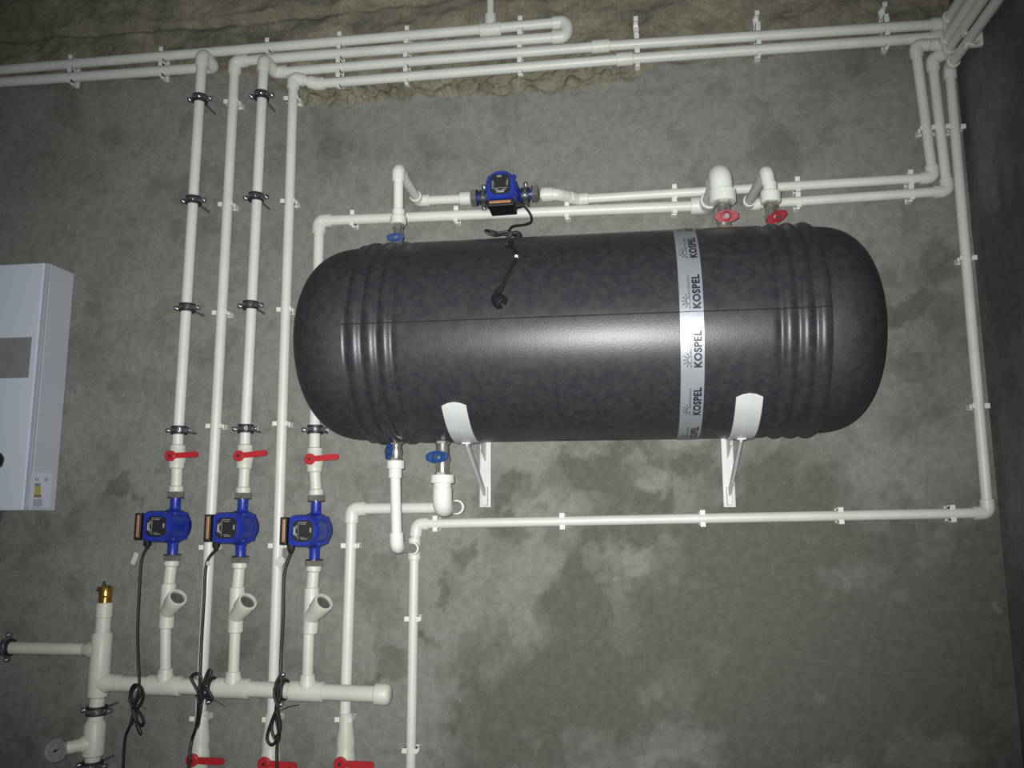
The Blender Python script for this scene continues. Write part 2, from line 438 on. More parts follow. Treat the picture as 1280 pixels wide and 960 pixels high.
# profile
sh0, sh1 = TX(426), TX(1043)
def rad(x):
    r = RT
    for gx in (430, 450, 470, 488, 978, 1000, 1022, 1044):
        r -= .0038*math.exp(-((x-TX(gx))/.0075)**2)
    for bx in (440, 460, 479, 989, 1011, 1033):
        r += .0030*math.exp(-((x-TX(bx))/.012)**2)
    return r
xs = [sh0 + (sh1-sh0)*i/260 for i in range(261)]
tank = wthing('hot_water_tank', 'large horizontal charcoal foam-jacketed water tank held on two white wall brackets', 'water tank', ((tip0+tip1)/2, -CT, ZC-RT))
g = G(); g.lathe((0, -CT, ZC), (1,0,0), [(x, rad(x)) for x in xs], 128, ref=(0,0,1)); wobj(g, 'jacket', 'jacket', tank)
for tip, sh, sgn in ((tip0, sh0, -1), (tip1, sh1, 1)):
    Lc = abs(tip-sh); pr = []
    Rc = RT*.965
    for i in range(41):
        q = i/40*PI/2; e = 2/2.6
        pr.append((sh+sgn*(Lc*abs(math.sin(q))**e), Rc*abs(math.cos(q))**(2/2.9) if i < 40 else .0005))
    pr = [(sh-sgn*.012, Rc)] + pr
    g = G(); g.lathe((0, -CT, ZC), (1,0,0), pr, 128, ref=(0,0,1)); wobj(g, 'end_cap', 'cap', tank)
def tpt(x, phi, rr): return V3((x, -CT-rr*math.cos(phi), ZC+rr*math.sin(phi)))
def phi_at(px, py, rr=None):          # angle on the tank where the pixel's ray meets it
    rr = rr or RT; v = ray(px, py); o = CAM-V3((0, -CT, ZC)); A = v.y**2+v.z**2; B = 2*(o.y*v.y+o.z*v.z); Cc = o.y**2+o.z**2-rr*rr
    disc = max(0, B*B-4*A*Cc); t = (-B-math.sqrt(disc))/(2*A); p = CAM+v*t
    return p.x, math.atan2(p.z-ZC, -(p.y+CT))
_, ph = phi_at(740, 394)
g = G(); g.sweep([tpt(x, ph, rad(x)+.0002) for x in xs], .0013, 6); wobj(g, 'seam', 'seam', tank)
# silver band with the maker's lettering
bx0, _ = phi_at(850, 400); bx1, _ = phi_at(880, 400)
g = G(); g.lathe((0, -CT, ZC), (1,0,0), [(bx0, RT-.001), (bx0, RT+.0012), (bx1, RT+.0012), (bx1, RT-.001)], 128, ref=(0,0,1), cap=False)
band = wobj(g, 'brand_band', 'tape', tank); ORG[band.name] = ORG[tank.name]
def text_mesh(txt, size, off):
    cu = bpy.data.curves.new('t', 'FONT'); cu.body = txt; cu.size = size; cu.offset = off; cu.align_x = 'CENTER'; cu.resolution_u = 3; cu.space_character = 1.08
    o = bpy.data.objects.new('t', cu); C.objects.link(o); bpy.context.view_layer.update()
    me = bpy.data.meshes.new_from_object(o.evaluated_get(bpy.context.evaluated_depsgraph_get()))
    bm = bmesh.new(); bm.from_mesh(me)
    bmesh.ops.triangulate(bm, faces=bm.faces)
    vs = [v.co.copy() for v in bm.verts]; fs = [[v.index for v in f.verts] for f in bm.faces]; bm.free()
    bpy.data.objects.remove(o); bpy.data.curves.remove(cu); bpy.data.meshes.remove(me); return vs, fs
tv, tf = text_mesh('KOSPEL', .0245, .0011)
mxx = max(v.x for v in tv); mnx = min(v.x for v in tv)
sc = .077/(mxx-mnx); tv = [V3((v.x*sc, v.y*.88, 0)) for v in tv]
_, ph3 = phi_at(870, 437)
xb = bx0 + (bx1-bx0)*.88                       # baseline of the lettering
def strip(a, b, wd):                           # flat stroke in text space
    a, b = V3((*a, 0)), V3((*b, 0)); u = (b-a).normalized(); n_ = V3((-u.y, u.x, 0))*wd/2
    k = 4; vs = []
    for i in range(k+1):
        p = a+(b-a)*i/k; vs += [p+n_, p-n_]
    return vs, [(2*i, 2*i+1, 2*i+3, 2*i+2) for i in range(k)]
lv, lf = list(tv), list(tf)
def addst(v, f):
    n = len(lv); lv.extend(v); lf.extend([[i+n for i in q] for q in f])
sx0, sy0 = -.021, .0215
arc = [(sx0+.0078*math.cos(a), sy0+.0078*math.sin(a)) for a in [PI*i/10 for i in range(11)]]
for a, b in zip(arc, arc[1:]): addst(*strip(a, b, .0018))
for k in range(7):
    a = PI*(k+.0)/6; addst(*strip((sx0+.0105*math.cos(a), sy0+.0105*math.sin(a)), (sx0+.0170*math.cos(a), sy0+.0170*math.sin(a)), .0018))
addst(*strip((sx0-.008, sy0-.0004), (.038, sy0-.0004), .0009)); addst(*strip((-.006, sy0+.0022), (.038, sy0+.0022), .0008))
for i in range(-5, 7):
    p0 = ph3 + i*.1225/RT
    if i == 7: continue
    vs = [tpt(xb-v.y, p0+v.x/RT, RT+.00145) for v in lv]
    g = G(); g.add(vs, lf, False); wobj(g, 'printed_name', 'ink', band)

# ------------------------------------------------------------------ tank wall brackets
def bracket(pxw, pyb, pxt, pyt, label):
    pw = P(pxw, pyb, .006); _, pht = phi_at(pxt, pyt, RT+.003)
    xf, _ = phi_at(pxt, pyt, RT+.003); xw_ = pw.x; xm = (xf+xw_)/2
    r = wthing('tank_bracket', label, 'bracket', (xm, 0, pw.z), group='white tank brackets')
    # wall leg: folded channel
    ztop = ZC-RT*.70; hw = .0150
    g = G(); g.bbox((xm, -.003, (pw.z+ztop)/2), (hw, .003, (ztop-pw.z)/2), .001)
    for s in (-1, 1): g.bbox((xm+s*(hw-.0012), -.008, (pw.z+ztop)/2), (.0012, .006, (ztop-pw.z)/2), .0006)
    wobj(g, 'wall_leg', 'painted', r)
    # curved cradle hugging the jacket
    a0, a1_ = pht, math.radians(-145)
    n = 36; W_ = .0275; vs = []
    for i in range(n+1):
        a = a0+(a1_-a0)*i/n; wd = W_
        for x, rr in ((xm-wd, RT+.0005), (xm-wd*.5, RT+.0005), (xm, RT+.0005), (xm+wd*.5, RT+.0005), (xm+wd, RT+.0005), (xm+wd, RT+.0040), (xm, RT+.0046), (xm-wd, RT+.0040)):
            sag = .010*(1-((x-xm)/wd)**2)/RT if i == 0 else 0
            vs.append(tpt(x, a+sag, rr))
    k = 8; fs = [(i*k+j, i*k+(j+1) % k, (i+1)*k+(j+1) % k, (i+1)*k+j) for i in range(n) for j in range(k)]
    g = G(); g.add(vs, fs); g.add(vs[:k], [tuple(range(k))], False); g.add(vs[-k:], [tuple(range(k))], False)
    wobj(g, 'cradle', 'painted', r)
    # embossed rib on the cradle
    g = G(); aa = [a0-.18-(i/20)*1.0 for i in range(21)]
    g.sweep([tpt(xm, a, RT+.0035) for a in aa], [.0028*math.sin(PI*min(1, (i+.6)/6)/2) for i in range(21)], 8); wobj(g, 'rib', 'painted', r)
    # diagonal gusset strut with a small flange
    top = tpt(xm, math.radians(-88), RT+.004); bot = V3((xm, -.010, pw.z+.030))
    top = V3((xm, top.y-.005, top.z))
    u = (top-bot); L = u.length; u.normalize(); sd = V3((1,0,0)); nn = u.cross(sd)
    Rm = Matrix((sd, nn, u)).transposed()
    g = G(); g.bbox((top+bot)/2, (.0035, .0075, L/2), .001, Rm); wobj(g, 'strut', 'painted', r)
    g = G(); g.bbox((xm, top.y, top.z-.002), (.010, .012, .002), .0008); wobj(g, 'flange', 'painted', r)
    g = G(); g.bbox((xm, -.016, pw.z+.028), (.0075, .009, .024), .002); wobj(g, 'foot', 'painted', r)
    g = G(); g.prism([(-.012, ZC-RT-.030), (-.090, ZC-RT-.004), (-.090, ZC-RT*.985), (-.030, ZC-RT*.80), (-.012, ZC-RT*.80)], -.0015, .0015, (xm, 0, 0), (0,1,0), (0,0,1), (1,0,0)); wobj(g, 'web', 'painted', r)
bracket(610, 634, 564, 508, 'left of the two white steel brackets cradling the tank, beside the bottom valves')
bracket(907, 634, 943, 497, 'right of the two white steel brackets cradling the tank, near the silver band')

# ------------------------------------------------------------------ pipework
DP = .092                     # pumps, headers and risers 1 and 3
# A + U-bend + B + riser 2
def P_(*a): return P(*a)
def DWp(l, d=DW): return [P(x, y, d) for x, y in l]
q = wthing('water_pipe', 'topmost white pipe doubling back in a U-bend, then dropping as second riser from left', 'pipe', P(248, 925, DW))
A0 = P(-40, 91, DW)
pts = [A0, P(600, 37, DW), P(703, 28, DW), P(703, 46, DW), P(294, 77, DW), P(250, 903, DW)]
pipes(q, pts[:3], RW, skip=(1,)); pipes(q, pts[3:], RW)
ua = (pts[2]-pts[1]).normalized(); ub = (pts[3]-pts[4]).normalized()
ue = (ua+ub)/2; bend = [pts[2]-ua*.030, pts[2]-ua*.0285, pts[2]-ua*.012]
mid_ = (pts[2]+pts[3])/2; hv = (pts[2]-pts[3])/2
bend += [mid_ + hv*math.cos(PI*k/12) + ue*math.sin(PI*k/12)*.016 - ue*.004 for k in range(13)]
bend += [pts[3]-ub*.012, pts[3]-ub*.0285, pts[3]-ub*.030]
g = G(); g.sweep(bend, [RW*1.15]+[RW*1.28]*(len(bend)-2)+[RW*1.15], 24); wobj(g, 'bend', 'white', q)
tc_ = P(613, 37, DW); axA = (P(703, 28, DW)-P(600, 37, DW))
collar(q, tc_, axA, .062, RW*1.32, 'tee')
g = G(); g.cyl(tc_, tc_+V3((0,0,.045)), RW*1.15, 24, bev=.0015); wobj(g, 'tee_branch', 'white', q)
g = G(); g.cyl(tc_+V3((0,0,.03)), P(613, -80, DW), RS*.82, 20); wobj(g, 'pipe', 'white', q)
# E + riser 1
q = wthing('water_pipe', 'lower white pipe at top left stepping off the wall and dropping as leftmost riser', 'pipe', P(221, 556, DP))
pipes(q, [P(-40, 106, DW), P(268, 84, DW), P(253, 68, DP), P(222, 556, DP)], RW)
# C + riser 3
q = wthing('water_pipe', 'white pipe from the right wall, just under the U-bend, dropping as third riser', 'pipe', P(305, 556, DP))
XP = XW-.030                 # pipe plane along the right wall
def cornerpt(py): # where a wall pipe at pixel row py meets the pipe plane of the right wall
    lo_, hi_ = 1100, 1300
    for _ in range(40):
        mm = (lo_+hi_)/2
        if P(mm, py, DW).x < XP: lo_ = mm
        else: hi_ = mm
    return P(lo_, py, DW)
cC = cornerpt(30)
pipes(q, [P(306, 556, DP), P(330, 74, DP), P(344, 91, DW), P(751, 58, DW), cC, V3((XP, -1.3, cC.z))], RW*.97, skip=(3,))
collar(q, P(751, 58, DW), axA, .050, RW*1.27)
# D + riser 4
q = wthing('water_pipe', 'lowest of four stacked top pipes, dropping as fourth riser just left of tank', 'pipe', P(338, 925, DW))
cD = cornerpt(46)
pipes(q, [P(340, 908, DW), P(367, 97, DW+.014), P(396, 105, DW), P(781, 74, DW), cD, V3((XP, -1.3, cD.z))], RW*.97, skip=(3,), Ls={1: .034, 2: .024})
collar(q, P(781, 74, DW), axA, .046, RW*1.27)
# G + riser 5
DG = DW
big = P(884, 254, DW); bigf = P(899, 217, CT)
q = wthing('water_pipe', 'white pipe from thick tank stub running left, then down behind tank to right low pump', 'pipe', P(393, 556, DP))
pipes(q, [P(393, 563, DP), P(399, 276, DG+.004), P(884, 257, DG), P(900, 216, CT), V3((P(904, 262, CT).x, -CT, P(904, 246, CT).z))], RW, skip=(2, 3))
R2_ = .021
e1 = P(884, 257, DG); e2 = P(900, 216, CT); e3 = V3((P(904, 262, CT).x, -CT, P(904, 246, CT).z))
elbow(q, e1, P(800, 260, DG), e2, R2_*.86, L=.044)
g = G(); g.cyl(e1, e2, R2_*.86, 24); wobj(g, 'pipe', 'white', q)
elbow(q, e2, e1, V3((e3.x, e3.y, e3.z-.05)), R2_, L=.058)
collar(q, e3, (0,0,1), .030, .0315, 'socket')
# F1 + V1: pump to right wall
DV = DW
pt = [P(676, 243, .080), P(697, 243, .080), P(722, 249, DW), P(1166, 222, DW), P(1144, 57, DW+.022), None, None]
c1 = cornerpt(56); c1 = V3((XP-.020, -(DW+.022), P(1186, 55, DW+.022).z))
pt[5] = c1; pt[6] = V3((c1.x, -1.3, c1.z))
q = wthing('water_pipe', 'white pipe from pump above tank running right and up as leftmost corner riser', 'pipe', P(722, 249, DW))
pipes(q, pt, RS, Ls={1: .030, 2: .030})
# V2 + lower mid right + stub2
w2 = P(934, 256, DW); f2 = P(958, 214, CT)
q = wthing('water_pipe', 'white pipe from slim right tank stub running right, up as middle corner riser', 'pipe', P(1180, 238, DW))
c2 = V3((XP-.010, -(DW+.010), P(1190, 67, DW+.010).z))
v2b = V3((P(964, 262, CT).x, -CT, P(964, 246, CT).z))
pipes(q, [v2b, f2, w2, P(1184, 239, DW), P(1165, 74, DW+.010), c2, V3((c2.x, -1.3, c2.z))], RS)
collar(q, v2b+V3((0,0,-.002)), (0,0,1), .026, .0235, 'socket'); collar(q, v2b+V3((0,0,.022)), (0,0,1), .026, .0165, 'reducer')
# V3 + Q
q = wthing('water_pipe', 'long thin white pipe down the corner, left beneath the tank and down again', 'pipe', P(513, 955, DW))
c3 = P(1188, 84, DW)
c3 = V3((XP, -DW, c3.z))
QT = P(518, 686, DW)
pipes(q, [V3((XP, -1.3, c3.z)), c3, P(1235, 641, DW), P(521, 655, DW), P(518, 686, DW), P(513, 985, DW)], RS, skip=(4,))
collar(q, QT, (0,0,1), .058, RS*1.30, 'tee')
tl = P(496, 683, CT-.0)
# tee branch + pipe to the left drain valve
g = G(); g.cyl(QT, QT+(tl-QT).normalized()*.030, RS*1.32, 24, bev=.0015); wobj(g, 'tee_branch', 'white', q)
pipes(q, [QT, tl, P(494, 592, CT)], RS)
collar(q, P(494, 590, CT), (0,0,1), .030, .0165, 'socket'); collar(q, P(494.5, 581, CT), (0,0,1), .020, .0215, 'adaptor')
g = G(); z0 = P(513, 985, DW); g.lathe(P(513, 960, DW), (0,0,-1), [(0, RS+.001), (.03, RS*1.5), (.06, RS*1.5)], 24); wobj(g, 'reducer', 'white', q)
# P6
wr = P(574, 634, DW); fr_ = P(553, 634, CT)
q = wthing('water_pipe', 'white pipe from larger tank bottom valve going left, then down past the header end', 'pipe', P(430, 925, DW))
pipes(q, [P(553, 604, CT), fr_, wr, P(440, 636, DW), P(431, 905, DW)], RW, skip=(1,))
elbow(q, fr_, P(553, 590, CT), wr, RW*1.2, L=.046)
collar(q, P(553, 607, CT), (0,0,1), .026, .0215, 'socket'); collar(q, P(553, 599, CT), (0,0,1), .020, .0285, 'adaptor')
# stub left: from upper pump left to the tank's cold valve
q = wthing('water_pipe', 'short white pipe looping from upper pump to the blue-handled valve on the tank top', 'pipe', P(523, 250, .080))
v0 = V3((P(498, 275, CT).x, -CT, P(498, 272, CT).z))
pipes(q, [P(588, 248, .080), P(523, 251, .072), P(498, 211, CT), v0], RS)
collar(q, v0+V3((0,0,-.008)), (0,0,1), .020, .0205, 'socket'); collar(q, v0+V3((0,0,.010)), (0,0,1), .020, .0165, 'reducer')
collar(q, P(582, 248, .080), (1,0,0), .030, .0185, 'socket')

# header (manifold) with tees
q = wthing('manifold_header', 'thick ivory horizontal header pipe with three tees and a capped right end', 'manifold', P(300, 860, DP))
hd0, hd1 = P(138, 854, DP), P(478, 868, DP)
RH = .0200
g = G(); g.cyl(hd0, hd1, RH, 28); wobj(g, 'pipe', 'ivory', q)
hax = (hd1-hd0).normalized()
g = G(); g.lathe(P(469, 867.5, DP), hax, [(0, .024), (.002, .0262), (.028, .0265), (.036, .0235), (.040, .017), (.0415, .0)], 28); wobj(g, 'end_cap', 'ivory', q)
LEG = [((206, 855), (207, 783), (213, 706)), ((291, 859), (294, 788), (299, 708)), ((384, 863), (386, 790), (391, 712))]
for (tx, ty), (sx_, sy_), _n in LEG:
    tp = P(tx, ty, DP); tp = hd0 + hax*((tp-hd0).dot(hax))
    g = G(); g.cyl(tp-hax*.044, tp+hax*.044, RH*1.27, 28, bev=.002); wobj(g, 'tee', 'ivory', q)
    g = G(); g.lathe(tp, (0,0,1), [(0, .022), (.020, .0245), (.030, .0195), (.041, .0185), (.042, .017)], 24); wobj(g, 'tee_branch', 'ivory', q)
    g = G(); g.cyl(tp+V3((0,0,.03)), P(sx_, sy_, DP), RW*.97, 24); wobj(g, 'pipe', 'ivory', q)
# column at the left
q = wthing('manifold_column', 'thick ivory vertical column with a side pipe and a brass air vent on top', 'manifold', P(115, 958, DP))
def zpt(px, py): return P(px, py, DP)
cx = P(124, 850, DP).x
def ZP(py): return P(123, py, DP).z
colx0, colx1 = zpt(131, 755), zpt(113, 985)
cax = (colx0-colx1).normalized()
def on(py):
    z = P(125, py, DP).z; return colx1 + cax*((z-colx1.z)/cax.z)
g = G(); g.cyl(on(985), on(760), .0195, 28); wobj(g, 'pipe', 'ivory', q)
g = G(); g.cyl(on(772), on(753), .0215, 28, bev=.002); wobj(g, 'socket', 'ivory', q)
g = G(); g.lathe(on(872), cax, [(0, .021), (.004, .0262), ((on(790)-on(872)).length*.5, .0270), ((on(790)-on(872)).length-.005, .0262), ((on(790)-on(872)).length, .022)], 28); wobj(g, 'tee', 'ivory', q)
g = G(); L_ = (on(945)-on(899)).length; g.lathe(on(945), cax, [(0, .024), (.003, .0272), (L_-.012, .0272), (L_-.002, .0215), (L_, .020)], 28); wobj(g, 'tee', 'ivory', q)
g = G(); g.cyl(P(-30, 809, DP), on(812), .0160, 24); wobj(g, 'side_pipe', 'ivory', q)
g = G(); lc = on(812); ldir = (P(-30, 809, DP)-lc).normalized(); g.lathe(lc, ldir, [(0, .024), (.030, .0235), (.036, .0185), (.046, .0180), (.0475, .0165)], 24); wobj(g, 'tee_branch', 'ivory', q)
rc = on(853); g = G(); g.lathe(rc, hax, [(0, .026), (.028, .0255), (.036, .0215), (.062, .0212), (.063, .020)], 24); wobj(g, 'tee_branch', 'ivory', q)
gp = on(928); gd = (P(84, 935, DP+.045)-gp).normalized()
g = G(); g.lathe(gp, gd, [(0, .0215), (.030, .0215), (.036, .0165), (.062, .0160), (.066, .0135)], 24); wobj(g, 'gauge_branch', 'ivory', q)

v = wthing('air_vent', 'small brass automatic air vent on top of the ivory column', 'air vent', on(754))
o = on(754)
g = G(); g.lathe(o-V3((0,0,.002)), (0,0,1), [(0, .0165), (.018, .0165), (.019, .014), (.021, .014), (.022, .0172), (.042, .0172), (.046, .0145), (.049, .010), (.050, .004)], 28); wobj(g, 'body', 'brass', v)
g = G(); g.lathe(o+V3((0,0,.016)), (0,0,1), [(0, .0150), (.0, .0185), (.005, .0185), (.005, .0150)], 6, smooth=False); wobj(g, 'hex', 'brass', v)
g = G(); g.lathe(o+V3((-.006, 0, .047)), (0,0,1), [(0, .004), (.007, .004), (.010, .0025)], 12); g.lathe(o+V3((-.012, -.004, .036)), (-.8,-.5,.2), [(0, .005), (.010, .005)], 12); wobj(g, 'vent_screw', 'rubber', v)

# pressure gauge
pg = P(71, 938, DP+.060)
gz = wthing('pressure_gauge', 'round chrome-rimmed pressure gauge at the lower left beside the ivory column', 'gauge', pg)
fn = (CAM-pg).normalized(); fn = (fn*.75 + V3((-.30, -.6, -.05))).normalized()
M['chrome'] = mat('chrome', (.75, .76, .76), .22, .8)
g = G(); g.lathe(pg-fn*.012, fn, [(0, .027), (.018, .0285), (.020, .0275), (.020, .0245), (.017, .0240)], 32, cap=False); wobj(g, 'rim', 'chrome', gz)
g = G(); g.lathe(pg-fn*.014, fn, [(0, .026), (.017, .0262)], 32); wobj(g, 'case', 'rubber', gz)
g = G(); g.lathe(pg+fn*.003, fn, [(0, .0243), (.0016, .0243)], 32); wobj(g, 'dial', 'dial', gz)
fu = V3((0,0,1)); fx = fu.cross(fn).normalized(); fy = fn.cross(fx)
nd = (fx*.9+fy*.42).normalized(); nn = fn.cross(nd)
g = G(); g.add([pg+fn*.0062+nd*.014+nn*.0004, pg+fn*.0062-nd*.006+nn*.0016, pg+fn*.0062-nd*.006-nn*.0016, pg+fn*.0062+nd*.014-nn*.0004], [(0,1,2,3)], False)
g.lathe(pg+fn*.005, fn, [(0, .003), (.002, .003)], 12); wobj(g, 'needle', 'ink', gz)
g = G()
for k in range(11):
    a = math.radians(225-27*k); d_ = fx*math.cos(a)+fy*math.sin(a); s_ = fn.cross(d_)
    g.add([pg+fn*.0049+d_*.017-s_*.0006, pg+fn*.0049+d_*.017+s_*.0006, pg+fn*.0049+d_*.021+s_*.0006, pg+fn*.0049+d_*.021-s_*.0006], [(0,1,2,3)], False)
wobj(g, 'dial_marks', 'ink', gz)
g = G(); ge = gp+gd*.064; g.cyl(ge, pg-fn*.008, .007, 16); g.lathe(ge, pg-fn*.010-ge, [(0, .0125), (.010, .0125)], 6, smooth=False); wobj(g, 'stem', 'nickel', gz)

# ------------------------------------------------------------------ pumps
def make_pump(label, clampd=False):
    t = thing('circulation_pump', label, 'pump')
    H = .0800
    g = G()                                    # flow body
    g.lathe((0,0,-H), (0,0,1), [(0, .0175), (.003, .0175), (.0035, .0135), (.030, .0135), (.048, .019), (.068, .030), (.080, .034), (.092, .030), (.112, .019), (.130, .0135), (2*H-.0035, .0135), (2*H-.003, .0175), (2*H, .0175)], 28)
    g.lathe((-.002, .032, 0), (0,-1,0), [(0, .026), (.010, .038), (.020, .0455), (.046, .0455), (.052, .042)], 36)
    for a in (45, 135, 225, 315):
        c_, s_ = math.cos(math.radians(a)), math.sin(math.radians(a))
        g.lathe((-.002+.046*c_*.92, .012, .046*s_*.92), (0,-1,0), [(0, .0065), (.030, .0075), (.034, .006)], 10)
    g.obj('pump_body', 'blue', t)
    # motor: D-shaped housing
    g = G(); poly = []
    for k in range(25):
        a = -PI/2+PI*k/24; poly.append((.004+.037*math.cos(a), .041*math.sin(a)))
    poly += [(-.030, .041), (-.043, .034), (-.043, -.034), (-.030, -.041)]
    n = len(poly); vs = []; L_ = [(-.012, 1.0), (-.070, .98), (-.078, .95), (-.084, .86)]
    for y, k_ in L_:
        vs += [V3((x*k_, y, z*k_)) for x, z in poly]
    fs = [(j*n+i, j*n+(i+1) % n, (j+1)*n+(i+1) % n, (j+1)*n+i) for j in range(len(L_)-1) for i in range(n)]
    g.add(vs, fs); g.add(vs[-n:], [tuple(range(n))], False); g.add(vs[:n], [tuple(range(n))[::-1]], False)
    mo = g.obj('motor', 'blue', t)
    for a in (35, -35):                        # motor screws
        g = G(); g.lathe((.030, -.050, .033*(1 if a > 0 else -1)), (0,-1,0), [(0, .0055), (.008, .0055), (.009, .004)], 12); g.obj('screw', 'blue', mo)
    g = G(); poly2 = [(.027*max(-1, min(1, 1.25*math.cos(2*PI*k/32))), .0265*max(-1, min(1, 1.12*math.sin(2*PI*k/32)))) for k in range(32)]
    g.prism(poly2, .0835, .0862, (-.001, 0, 0), (1,0,0), (0,0,1), (0,-1,0)); lb = g.obj('rating_plate', 'label', mo)
    g = G()
    for x, z, a, b in ((-.0215, 0, .0028, .010), (.0205, .002, .002, .006), (0, .021, .011, .0007), (-.012, 0, .0006, .021), (.004, -.020, .009, .0007), (.0, .017, .008, .0006), (.0, -.0165, .007, .0006), (-.0165, .010, .0012, .004), (-.0165, -.010, .0012, .004)):
        g.box((x, -.0864, z), (a, .0003, b))
    g.obj('plate_print', 'print', lb)
    # terminal box on the side
    g = G(); g.bbox((-.0515, -.050, 0), (.0090, .037, .0345), .0025); bx = g.obj('terminal_box', 'black', t)
    g = G(); g.bbox((-.0500, -.0875, .001), (.0034, .0010, .0285), .0008); g.obj('copper_strip', 'copper', bx)
    g = G(); g.bbox((-.0460, -.045, -.042), (.0075, .0085, .008), .002); g.lathe((-.046, -.045, -.040), (0,0,-1), [(0, .0075), (.014, .0065), (.018, .004)], 14); g.obj('cable_gland', 'black', bx)
    # union nuts
    for s in (-1, 1):
        nut = [(0, .0185), (.0015, .0245), (.0145, .0245), (.0165, .0200)]
        g = G(); g.lathe((0, 0, s*(H-.0045)), (0,0,s), nut, 6, smooth=False); g.lathe((0,0,s*(H-.005)), (0,0,s), [(0, .0185), (.0168, .0185)], 24)
        g.obj('union_nut', 'nickel', t)
        g = G(); g.lathe((0,0,s*(H-.006)), (0,0,s), [(0, .0225), (.0015, .0225)], 24); g.obj('gasket', 'rubber', t)
    return t
pumpc = [(217.5, 657.5), (302, 659.5), (394, 663)]
plab = ['blue circulation pump on the leftmost riser', 'blue circulation pump on the middle of the three low risers', 'blue circulation pump on the rightmost low riser, beneath the tank end']
pump0 = make_pump(plab[0]); pump0['group'] = 'blue circulation pumps'
for i, (px, py) in enumerate(pumpc):
    if i == 0: pump0.location = P(px, py, DP)
    else: dup(pump0, P(px, py, DP), None, plab[i])
pp = P(631, 245, .080)
dup(pump0, pp, (0, math.radians(-91), 0), 'blue circulation pump lying sideways above the tank')
for px, py, s in ((605, 247, 'left'), (657, 244, 'right')):
    clamp(px, py, .0140, .080, f'steel clamp on the {s} side of the pump above the tank', math.radians(90))
collar(bpy.data.objects[q.name] if False else wthing('pipe_adaptor', 'short white adaptor between the right nut of the upper pump and its jogging pipe', 'pipe fitting', P(684, 243, .080)), P(684, 243, .080), (1,0,0), .030, .0195, 'socket')

# ------------------------------------------------------------------ red lever ball valves
def make_valve(label, up=.110, dn=.085):
    t = thing('ball_valve', label, 'valve'); t['group'] = 'white valves with red levers'
    g = G(); g.lathe((0,0,-.030), (0,0,1), [(-.0035, .0165), (0, .0205), (.012, .0205), (.016, .0225), (.030, .0240), (.046, .0215), (.048, .0205), (.060, .0205), (.063, .0165)], 28)
    g.lathe((0,0,0), (0,-1,0), [(0, .012), (.026, .0105), (.034, .0085)], 20); g.obj('valve_body', 'ivory', t)
    g = G()
    g.lathe((0,-.031,0), (0,-1,0), [(0, .0135), (.001, .0145), (.007, .0145), (.0085, .0125)], 24)
    poly = [(0, -.0070), (.060, -.0076), (.072, -.0078), (.0770, -.0052), (.0785, 0), (.0770, .0052), (.072, .0078), (.060, .0076), (0, .0070)]
    g.prism(poly, .033, .038, (0,0,0), (1,0,0), (0,0,1), (0,-1,0)); lv_ = g.obj('lever', 'red', t)
    g = G(); g.lathe((0,-.0395,0), (0,-1,0), [(0, .0042), (.0012, .0042)], 6, smooth=False); g.obj('lever_screw', 'rubber', lv_)
    return t
vp = [(221.5, 571, 4), (306, 571, 7), (393.5, 575, 6)]
vl = ['red-levered white valve above the leftmost pump', 'red-levered white valve above the middle low pump', 'red-levered white valve above the right low pump, under the tank end']
valve0 = make_valve(vl[0])
for i, (px, py, tl_) in enumerate(vp):
    rot = (0, math.radians(-tl_+1.5), 0)
    if i == 0: valve0.location = P(px, py, DP); vv = valve0
    else: vv = dup(valve0, P(px, py, DP), None, vl[i])
    for ch in vv.children:
        if ch.name.startswith('lever'): ch.rotation_euler = rot
bl = ['red-levered white valve at the bottom edge on the second riser', 'red-levered white valve at the bottom edge on the fourth riser, under the looped cord', 'red-levered white valve at the bottom edge on the pipe left of the bare lower wall']
for (px, py, tl_), l in zip(((249.5, 945, 0), (338, 949, -2), (431.5, 949, -1)), bl):
    vv = dup(valve0, P(px, py, DW), None, l, scale=1.12)
    for ch in vv.children:
        if ch.name.startswith('lever'): ch.rotation_euler = (0, math.radians(-tl_), 0)
# short spigots valve->pump and cones above the bottom valves
sl = ['short ivory spigot between the left valve and left pump', 'short ivory spigot between the middle valve and middle pump', 'short ivory spigot between the right valve and right pump']
for (px, py, _), (qx, qy), l in zip(vp, pumpc, sl):
    a, b = P(px, py+12, DP), P(qx, qy, DP)+V3((0,0,.090))
    t = wthing('pipe_spigot', l, 'pipe fitting', b); g = G(); g.cyl(a, b, .0150, 24); wobj(g, 'pipe', 'ivory', t)
    u = (a-b).normalized(); g = G(); g.lathe(b, u, [(0, .0180), (.0015, .0195), (.014, .0195), (.017, .0155)], 24); wobj(g, 'socket', 'ivory', t)
for (px, py), l in zip(((249.5, 945), (338, 949), (431.5, 949)), ('second', 'fourth', 'rightmost low')):
    t = wthing('pipe_reducer', f'ivory tapering reducer above the bottom valve on the {l} riser', 'pipe fitting', P(px, py-20, DW)); a = P(px, py, DW)
    g = G(); g.lathe(a+V3((0,0,.034)), (0,0,1), [(0, .0245), (.012, .0240), (.050, .0185), (.078, .0180), (.080, .015)], 24); wobj(g, 'reducer', 'ivory', t)
    g = G(); g.cyl(a-V3((0,0,.037)), a-V3((0,0,.17)), .0215, 24); wobj(g, 'pipe', 'ivory', t)

